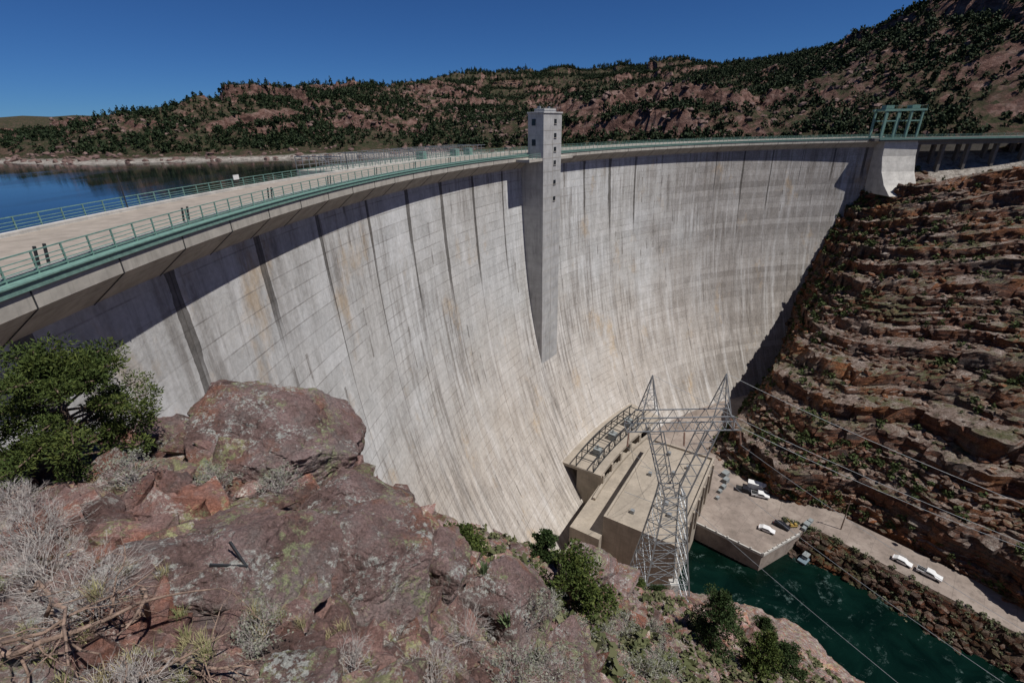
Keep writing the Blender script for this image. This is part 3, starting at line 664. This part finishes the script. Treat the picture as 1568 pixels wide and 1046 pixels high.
def limb(name,pts,r0,seed,nb=5):
    r=np.random.default_rng(seed); mb=MB()
    def run(P0,d,L,rr,lv):
        n=9; p=Vector(P0); d=Vector(d).normalized()
        for k in range(n):
            d=(d+Vector(r.normal(size=3)*.25)*Vector((1,1,.5))).normalized(); q=p+d*L/n; g_=drop(q.x,q.y)[2]+.05; q.z=max(q.z,g_) if q.z-g_<.5 else q.z-.03
            mb.tube(p,q,rr*(1-k/n*.8),rr*(1-(k+1)/n*.8),6)
            if lv and r.random()<.45: run(q,d+Vector(r.normal(size=3)*.7),L*.5,rr*.5*(1-k/n*.7),lv-1)
            p=q
    for (a,b) in pts:
        A_=Vector(drop(*a,.06)); run(A_,Vector((b[0]-a[0],b[1]-a[1],.05)),math.dist(a,b),r0*r.uniform(.6,1.1),2)
    mb.obj(name,[ROOT],smooth=True)
limb('dead_branches',[((-5.2,3.1),(-3.0,2.9)),((-5.0,3.5),(-3.1,3.3)),((-5.6,3.9),(-3.6,3.0)),((-4.2,2.6),(-2.8,3.2)),((-3.6,3.2),(-2.6,2.9)),((-5.2,2.9),(-3.9,3.9)),((-4.4,3.9),(-3.4,3.4))],.035,5)
def tuft(name,pts,h,seed,mat,nb=90,bw=.012,sag=.5):
    r=np.random.default_rng(seed); V=[];F=[]
    for (x,y,z) in pts:
        for i in range(nb):
            a=r.uniform(0,6.283); l=h*r.uniform(.5,1.1); o=np.array([x,y,z])+np.r_[r.normal(size=2)*h*.13,-.05]; t=r.uniform(.05,.8); d=np.array([math.cos(a)*t,math.sin(a)*t,1]); d/=np.linalg.norm(d)
            b=np.array([-math.sin(a),math.cos(a),0])*h*bw; m_=o+d*l*.6; e_=m_+(d+[0,0,-sag])*l*.4; k=len(V); V+=[o-b,o+b,m_+b*.8,m_-b*.8,e_,e_]; F+=[(k,k+1,k+2,k+3),(k+3,k+2,k+4,k+5)]
    return mesh_np(name,np.array(V),np.array(F),[mat])
pt=[]
for i in range(230):
    d=rng.uniform(3,16); az=rng.uniform(-1.,.6); pt.append(at(d*math.sin(az),d*math.cos(az),.03))
for i in range(40):
    x=rng.uniform(-6.5,-1.5); y=rng.uniform(2.6,4.4); pt.append(drop(x,y))
tuft('dry_grass',pt,.26,3,GRASS,70)
YUC=mat_leaf('yucca_leaf',(.07,.11,.05),(.14,.18,.09),(.1,.14,.06),2.)
for (x,y) in ((-1.0,7.3),(-.25,7.1),(-.75,8.1),(.35,6.8)): tuft('yucca_plant',[drop(x,y)],.38,int(50+x*10),YUC,46,.045,0.)
pt=[]
for i in range(1500):
    d=rng.uniform(10,80); az=rng.uniform(-.1,.95); pt.append((d*math.sin(az),d*math.cos(az)))
pt=np.array(pt); zb_=HB(pt[:,0],pt[:,1]); k=zb_>-116; s=rng.uniform(.3,1.2,k.sum())
scatter('bank_shrubs',BT,np.c_[pt[k],zb_[k]-.1],np.c_[s,s,s*.7],mat_leaf('bank_shrub_foliage',(.045,.055,.02),(.16,.155,.085),(.09,.10,.04),.3),full=False,seed=13)
# ------------------------------------------------------------ river bank, road, quay
def ribbon(name,pts,w,z,th,mat):
    mb=MB(); P_=[Vector((*p,0)) for p in pts]; Lf=[];Rt=[]
    for i,p in enumerate(P_):
        d=(P_[min(i+1,len(P_)-1)]-P_[max(i-1,0)]).normalized(); n_=Vector((-d.y,d.x,0)); Lf.append(p+n_*w/2); Rt.append(p-n_*w/2)
    vs=[(p.x,p.y,z) for p in Lf]+[(p.x,p.y,z) for p in Rt]+[(p.x,p.y,z-th) for p in Lf]+[(p.x,p.y,z-th) for p in Rt]; n=len(P_)
    fs=[]
    for i in range(n-1): fs+=[(i,n+i,n+i+1,i+1),(i,i+1,2*n+i+1,2*n+i),(n+i+1,n+i,3*n+i,3*n+i+1)]
    mb.add(vs,fs); return mb.obj(name,[mat])
mb=MB(); mb.prism([(50,117),(69.5,100),(84,107.5),(92,112),(104,114),(100,128),(96,150),(112,195),(70,198),(50,150)],-124,-112); q_=mb.obj('quay_terrace',[YARD])
mb=MB()
for a,b in (((50.2,116.6),(69.5,99.8)),((69.7,99.8),(84,107.2))):
    mb.beam((*a,-111.6),(*b,-111.6),.4,.8)
    for t in np.linspace(0,1,9): mb.beam((a[0]+(b[0]-a[0])*t,a[1]+(b[1]-a[1])*t,-111.2),(a[0]+(b[0]-a[0])*t,a[1]+(b[1]-a[1])*t,-110.7),.3)
mb.obj('quay_parapet',[CONCL])
rc=[(85,119.5),(95.5,112),(104.5,101.5),(122,81),(157.5,45),(222.5,-20.5),(297.5,-94)]
ribbon('canyon_road',rc,11.5,-111.9,1.5,YARD)
e1=np.array([(81.5,113.5),(90.8,107.5),(99.8,96.8),(117.5,76.5),(153.5,40.5),(218,-25),(293,-99)]); e2=np.array([(80.5,107),(86.5,102.5),(94,93.5),(109.5,74.5),(146,36.5),(210,-30),(285,-104)])
tt_=np.linspace(0,6,420); uu=np.linspace(-.15,1.15,16)
E1=np.c_[np.interp(tt_,range(7),e1[:,0]),np.interp(tt_,range(7),e1[:,1])]; E2=np.c_[np.interp(tt_,range(7),e2[:,0]),np.interp(tt_,range(7),e2[:,1])]
G=np.stack([np.c_[E1+(E2-E1)*u_,np.full(len(tt_),-112.05-6.4*max(u_,0)**.8)] for u_ in uu],1).reshape(-1,3); 
G[:,2]+=(.7*fbm(G,3,4,55))*np.tile(np.clip(uu*3,0,1),len(tt_)); G[:,:2]+=(2.*np.tile(np.clip(uu,0,1),len(tt_))*fbm(G,7,3,56))[:,None]*[-.7,-.7]; mesh_np('riverside_slope',G,gridF(len(tt_),len(uu)),[BRUB],False)
n=2600; i_=rng.integers(0,len(tt_)*16,n); q=G[i_]; k=q[:,2]<-112.4; q=q[k]+rng.normal(size=(k.sum(),3))*[.7,.7,.1]; s=rng.uniform(.2,1.,len(q))**2.2*1.7
scatter('riprap',RK1,q,np.c_[s,s,s*.7],BRUB,seed=15)
q=G[rng.integers(0,len(tt_)*16,1100)]; s=rng.uniform(.4,1.5,1100); scatter('riverside_shrubs',BS,q,np.c_[s,s,s],mat_leaf('riverside_foliage',(.04,.05,.02),(.15,.15,.10),(.08,.09,.04),.3),full=False,seed=16)
# ------------------------------------------------------------ power plant
pp=empty('power_plant_building'); D1=Vector((.55,.835,0)).normalized(); D2=Vector((.835,-.55,0)); UP=Vector((0,0,1)); A_=Vector((24,101,0)); ax=(D1,D2,UP)
L_,W_=42,20
def pc(a,b,z): return A_+D1*a+D2*b+Vector((0,0,z))
mb=MB(); mb.box(pc(L_/2,W_/2,-110),(L_,W_,24),ax); mb.box(pc(L_/2+3,-4.5,-112),(L_+10,9,16),ax)
mb.obj('main_block',[PLANTC],pp,bevel=.1)
mb=MB()
for a,b,l,w in ((L_/2,.3,L_,.6),(L_/2,W_-.3,L_,.6),(.3,W_/2,.6,W_-1.3),(L_-.3,W_/2,.6,W_-1.3)): mb.box(pc(a,b,-97.6),(l,w,.8),ax)
for a in np.arange(4,L_,6): mb.box(pc(a,W_+.2,-104),(.9,.5,11),ax)
mb.obj('parapet_and_pilasters',[PLANTC],pp)
mb=MB()
for a in np.arange(7,L_-2,6): mb.box(pc(a,W_+.05,-103.5),(3.2,.14,5),ax)
mb.obj('windows',[GLASS],pp)
mb=MB()
for a,b in ((6,6),(14,13),(24,5),(33,14),(28,11),(10,15),(20,16),(37,7)): mb.box(pc(a,b,-97.4),(1.,1.,1.1),ax)
for a in (13,27): mb.box(pc(a,W_/2,-97.98),(.12,W_-2,.06),ax)
mb.obj('roof_vents_and_seams',[STEEL],pp)
mb=MB()
for p in np.arange(33,48,2.6): mb.box(P(p,153.5,-107),(1.2,9,14),frame(p))
sweep(mb,[(149.5,-100.6),(149.5,-99.6),(163,-99.6),(163,-100.6)],32.5,49,16)
sweep(mb,[(148.6,-118),(148.6,-103),(149.5,-103),(149.5,-118)],30,46,16)
mb.obj('gallery_piers',[PLANTC],pp)
gl=empty('transformer_gallery'); mb=MB()
for r_,z_ in ((152.,-99.4),(152.,-95.6),(158.,-99.4),(158.,-95.6)):
    sweep(mb,[(r_,z_),(r_,z_+.3),(r_+.3,z_+.3),(r_+.3,z_)],32.6,46.5,16)
for p in np.arange(32.6,46.6,1.5):
    for r_ in (152.2,158.2): mb.beam(P(p,r_,-99.6),P(p,r_,-95.6),.26)
    mb.beam(P(p,152.2,-95.5),P(p,158.2,-95.5),.2)
    if p<45.1: mb.beam(P(p,152.2,-99.4),P(p+1.5,152.2,-95.6),.12)
mb.obj('steel_frames',[DARK],gl)
mb=MB()
for p in (36,40,44): mb.box(P(p,155,-98.3),(2.4,2.4,2.4),frame(p)); mb.tube(P(p,155,-97),P(p,155,-95.8),.4,.25,8)
mb.obj('transformers',[GREYP],gl)
# ------------------------------------------------------------ transmission tower
tt=empty('transmission_tower'); mb=MB(); TX,TY=29.2,70.5
def ring(z,hx,hy): return [Vector((TX+sx*hx,TY+sy*hy,z)) for sx,sy in ((-1,-1),(1,-1),(1,1),(-1,1))]
lv=[(-93.5,5.6),(-87,4.8),(-81.5,4.15),(-76.5,3.5),(-72,3.0),(-68.,2.55),(-64.7,2.2),(-62,2.0)]
for (z0,h0),(z1,h1) in zip(lv[:-1],lv[1:]):
    a,b=ring(z0,h0,h0),ring(z1,h1,h1)
    for k in range(4):
        mb.beam(a[k],b[k],.24); k2=(k+1)%4; mb.beam(a[k],b[k2],.11); mb.beam(a[k2],b[k],.11); mb.beam(b[k],b[k2],.11)
        m1=(a[k]+a[k2]+b[k]+b[k2])/4; mb.beam(m1,(a[k]+b[k])/2,.07); mb.beam(m1,(a[k2]+b[k2])/2,.07)
zt0,zt1,zt2=-62,-48,-45.3
for sx in (-1,1):
    for sy in (-1,1):
        p=Vector((TX+sx*2.,TY+sy*2.,zt0)); q=Vector((TX+sx*6.,TY+sy*1.3,zt1)); pi=Vector((TX,TY+sy*1.8,zt0)); qi=Vector((TX+sx*3.6,TY+sy*1.3,zt1))
        mb.beam(p,q,.2); mb.beam(pi,qi,.17)
        for t in np.linspace(0,.83,6):
            mb.beam(p.lerp(q,t),pi.lerp(qi,t+.17),.09); mb.beam(pi.lerp(qi,t),p.lerp(q,t),.09)
    for t in np.linspace(0,1,7):
        pa=Vector((TX+sx*(2+4*t),TY-2+.7*t,zt0+14*t)); pb=Vector((TX+sx*(2+4*t),TY+2-.7*t,zt0+14*t)); mb.beam(pa,pb,.08)
xs=np.linspace(-9.8,9.8,15)
for sy in (-1,1):
    y_=TY+sy*1.3
    mb.beam((TX-8,y_,zt2),(TX+8,y_,zt2),.17); mb.beam((TX-9.8,y_,zt1),(TX+9.8,y_,zt1),.17); mb.beam((TX-9.8,y_,zt1),(TX-8,y_,zt2),.14); mb.beam((TX+9.8,y_,zt1),(TX+8,y_,zt2),.14)
    for i in range(len(xs)-1):
        a,b=(zt1,zt2) if i%2 else (zt2,zt1); xa=max(-8,min(8,xs[i])) if a==zt2 else xs[i]; xb=max(-8,min(8,xs[i+1])) if b==zt2 else xs[i+1]
        mb.beam((TX+xa,y_,a),(TX+xb,y_,b),.09)
for i,xx in enumerate(xs): 
    mb.beam((TX+xx,TY-1.3,zt1),(TX+xx,TY+1.3,zt1),.08)
    if i<14: mb.beam((TX+xx,TY-1.3,zt1),(TX+xs[i+1],TY+1.3,zt1),.07)
for sx in (-1,1):
    ap=Vector((TX+sx*6.1,TY,-37.8)); b4=[Vector((TX+sx*6.1+i*1.5,TY+j*1.3,zt2)) for i,j in ((-1,-1),(1,-1),(1,1),(-1,1))]
    for k in range(4):
        mb.beam(b4[k],ap,.14)
        for t in (.3,.6): mb.beam(b4[k].lerp(ap,t),b4[(k+1)%4].lerp(ap,t),.07); mb.beam(b4[k].lerp(ap,t-.3),b4[(k+1)%4].lerp(ap,t),.06)
mb.obj('lattice_frame',[STEEL],tt)
mb=MB()
for q in ring(-93.5,5.6,5.6): mb.box((q.x,q.y,q.z-1.5),(1.8,1.8,4.6))
mb.obj('footings',[CONCL],tt)
mb=MB(); ends=[]
for xx in (-9.5,0,9.5):
    for dy in (-1,1):
        p=Vector((TX+xx,TY+dy*1.3,zt1)); q=p+Vector((.8*dy,dy*2.6,-1.2)); mb.tube(p,q,.05,.05,5)
        for t in np.linspace(.15,.95,11): c=p.lerp(q,t); mb.tube(c,c+(q-p).normalized()*.12,.18,.1,8)
        ends.append((xx,dy,q))
mb.obj('insulator_strings',[simple('insulator',(.2,.12,.09),.3)],tt)
pl=empty('power_lines'); mb=MB()
def wire(p,q,sag,r_=.04,n=22):
    p=Vector(p);q=Vector(q); pr=p
    for k in range(1,n+1):
        t=k/n; c=p.lerp(q,t)-Vector((0,0,sag*4*t*(1-t))); mb.tube(pr,c,r_,r_,4); pr=c
for xx,dy,q in ends:
    if dy<0: wire(q,(TX+70+xx*1.,-30+xx,-52),7,.035)
    else: wire(q,pc(20+xx*1.,8,-96),2)
for sx in (-1,1): wire((TX+sx*6.1,TY,-37.8),(TX+95+sx*6,10,-52),5,.03)
wire((TX+9.6,TY,-48),(TX+120,30,-70),6,.035)
mb.obj('conductors',[STEEL],pl)
# ------------------------------------------------------------ vehicles
def vehicle(name,x,y,z,ang,paint,kind='car'):
    e=empty(name); e.location=(x,y,z); e.rotation_euler=(0,0,ang); 
    if kind=='car': pr=[(-2.2,.35),(2.2,.35),(2.25,.75),(1.2,.92),(.55,1.42),(-1.1,1.45),(-1.9,.98),(-2.25,.9)]; W=1.75; cab=[(1.0,.95),(.5,1.38),(-1.05,1.41),(-1.65,.98)]; wx=1.35
    elif kind=='pickup': pr=[(-2.7,.5),(2.7,.5),(2.72,1.05),(1.35,1.18),(.75,1.8),(-.75,1.82),(-.95,1.2),(-2.72,1.2)]; W=1.95; cab=[(1.2,1.2),(.7,1.74),(-.7,1.76),(-.82,1.22)]; wx=1.75
    else: pr=[(-3.2,.6),(3.2,.6),(3.2,1.3),(2.6,1.5),(2.3,2.3),(1.3,2.35),(1.15,2.5),(-3.2,2.5)]; W=2.2; cab=[(2.55,1.5),(2.25,2.2),(1.4,2.25),(1.4,1.5)]; wx=2.1
    def ext(mb,pr,w,mi=0):
        n=len(pr); mb.add([(a,-w/2,b) for a,b in pr]+[(a,w/2,b) for a,b in pr],[tuple(range(n)),tuple(range(2*n-1,n-1,-1))]+[(k,n+k,n+(k+1)%n,(k+1)%n) for k in range(n)],mi)
    mb=MB(); ext(mb,pr,W); mb.obj('body',[paint],e,bevel=.06)
    mb=MB(); ext(mb,cab,W+.03); ext(mb,[(a*1.03+(.02),b-.03) for a,b in cab],W-.25); mb.obj('windows',[GLASS],e)
    mb=MB()
    for sx in (-1,1):
        for sy in (-1,1): mb.tube((sx*wx,sy*(W/2-.22),.36),(sx*wx,sy*(W/2+.03),.36),.37,.37,14)
    mb.obj('wheels',[RUB],e)
    mb=MB()
    for sy in (-1,1): mb.box((pr[0][0]-.03,sy*W*.38,.85),(.06,.25,.2))
    mb.obj('tail_lights',[RED],e)
    if kind=='pickup':
        mb=MB(); mb.box((-1.85,0,1.19),(1.55,W-.25,.06)); mb.obj('bed_floor',[RUB],e)
vz=-111.99
vehicle('pickup_truck',80.2,123.6,vz,-.4,WHITE,'pickup'); vehicle('utility_truck',81,127.0,vz,-.5,WHITE,'truck'); vehicle('parked_car',75.2,109,vz,-.6,WHITE); vehicle('parked_car',80.5,110.5,vz,-.8,BLACKP); vehicle('pickup_truck',76.3,126.2,vz,-.45,BLACKP,'pickup')
vehicle('parked_car',106.5,96.6,-111.88,-.85,WHITE); vehicle('pickup_truck',110.5,92.3,-111.88,-.85,WHITE,'pickup')
cr=empty('mobile_crane'); cr.location=(84,110.5,-112); cr.scale=(.42,.42,.42); mb=MB(); mb.box((0,0,1.1),(5,2.3,.9)); mb.box((1.4,0,2.2),(1.5,1.6,1.4)); mb.beam((-.5,0,1.8),(-4.5,2,5.5),.35,.35); mb.box((-1.6,0,2.),(1.4,1.8,1.)); mb.obj('chassis_and_boom',[YEL],cr)
mb=MB()
for a in (-1.7,0,1.7):
    for b in (-1.05,1.05): mb.tube((a,b-.2,.5),(a,b+.2,.5),.5,.5,12)
mb.obj('wheels',[RUB],cr)
bg=empty('work_boat'); bg.location=(85.5,104.,-118); bg.scale=(.7,.7,.7); axb=(Vector((.8,.6,0)),Vector((-.6,.8,0)),UP)
def bl(a,b,c): return axb[0]*a+axb[1]*b+Vector((0,0,c))
mb=MB(); lo=[(-4,-1.3),(2.6,-1.3),(4.2,0),(2.6,1.3),(-4,1.3)]; up_=[(-4.3,-1.7),(3,-1.7),(5.2,0),(3,1.7),(-4.3,1.7)]
mb.add([bl(a,b,-.3) for a,b in lo]+[bl(a,b,1.) for a,b in up_],[(4,3,2,1,0),(5,6,7,8,9)]+[(k,(k+1)%5,5+(k+1)%5,5+k) for k in range(5)]); mb.obj('hull',[BLUE],bg)
mb=MB(); mb.box(bl(-.6,0,1.9),(2.6,2.,1.8),axb); mb.box(bl(-.6,0,2.87),(3.,2.3,.12),axb); mb.tube(bl(-1,0,2.9),bl(-1,0,5.),.06,.04); mb.obj('wheelhouse',[GREYP],bg)
mb=MB(); mb.box(bl(-.6,0,2.2),(2.64,1.7,.6),axb); mb.box(bl(-.6,0,2.2),(2.2,2.04,.6),axb); mb.obj('windows',[GLASS],bg)
mb=MB(); 
for (x_,y_,s_1) in ((88,110.5,1.4),(90,112,1.1),(86.5,109.2,1.0),(72,131,1.5),(70,128,1.2),(68,126,1.),(73,134,1.8),(66,123,.9)): mb.box((x_,y_,-112+s_1/2),(s_1*1.4,s_1,s_1),axb)
mb.obj('storage_crates',[GREYP])
mb=MB(); mb.tube((97.5,109.,-112),(97.5,109.,-101),.18,.12,8); mb.beam((96.5,109.,-102),(98.5,109.,-102),.15); mb.obj('utility_pole',[BARK])
sp_=Vector(drop(-3.5,4.6,.0)); mb=MB(); mb.beam(sp_+Vector((0,0,-.05)),sp_+Vector((-.2,.1,.36)),.025,.045); mb.beam(sp_+Vector((0,0,.03)),Vector(drop(-3.9,4.5,.04)),.022,.035); mb.obj('steel_stake',[DARK])
# ------------------------------------------------------------ light, sky, camera
w=bpy.data.worlds.new('World'); scene.world=w; w.use_nodes=True; nt=w.node_tree; sky=nt.nodes.new('ShaderNodeTexSky'); sky.sky_type='NISHITA'; sky.sun_disc=False
EL,AZ=rad(61),rad(122)
sky.sun_elevation=EL; sky.sun_rotation=AZ; sky.altitude=2800; sky.air_density=1.; sky.dust_density=.05; sky.ozone_density=5.
mul=nt.nodes.new('ShaderNodeMixRGB'); mul.blend_type='MULTIPLY'; mul.inputs[0].default_value=1.; mul.inputs[2].default_value=(.38,.70,1.12,1)
nt.links.new(sky.outputs[0],mul.inputs[1]); nt.links.new(mul.outputs[0],nt.nodes['Background'].inputs[0]); nt.nodes['Background'].inputs[1].default_value=.05
sd=Vector((math.sin(AZ)*math.cos(EL),math.cos(AZ)*math.cos(EL),math.sin(EL)))
l=bpy.data.lights.new('sun','SUN'); l.energy=4.6; l.angle=rad(.53); l.color=(1,.965,.92); lo=bpy.data.objects.new('sun',l); COL.objects.link(lo); lo.rotation_euler=sd.to_track_quat('Z','Y').to_euler()
cam=bpy.data.cameras.new('camera'); cam.lens=17; cam.sensor_width=36; cam.clip_start=.1; cam.clip_end=30000; co=bpy.data.objects.new('camera',cam); COL.objects.link(co)
co.matrix_world=Matrix.Rotation(rad(66.1),4,'X')@Matrix.Rotation(rad(-1.1),4,'Z'); scene.camera=co
scene.view_settings.view_transform='Standard'; scene.view_settings.look='None'; scene.view_settings.exposure=0
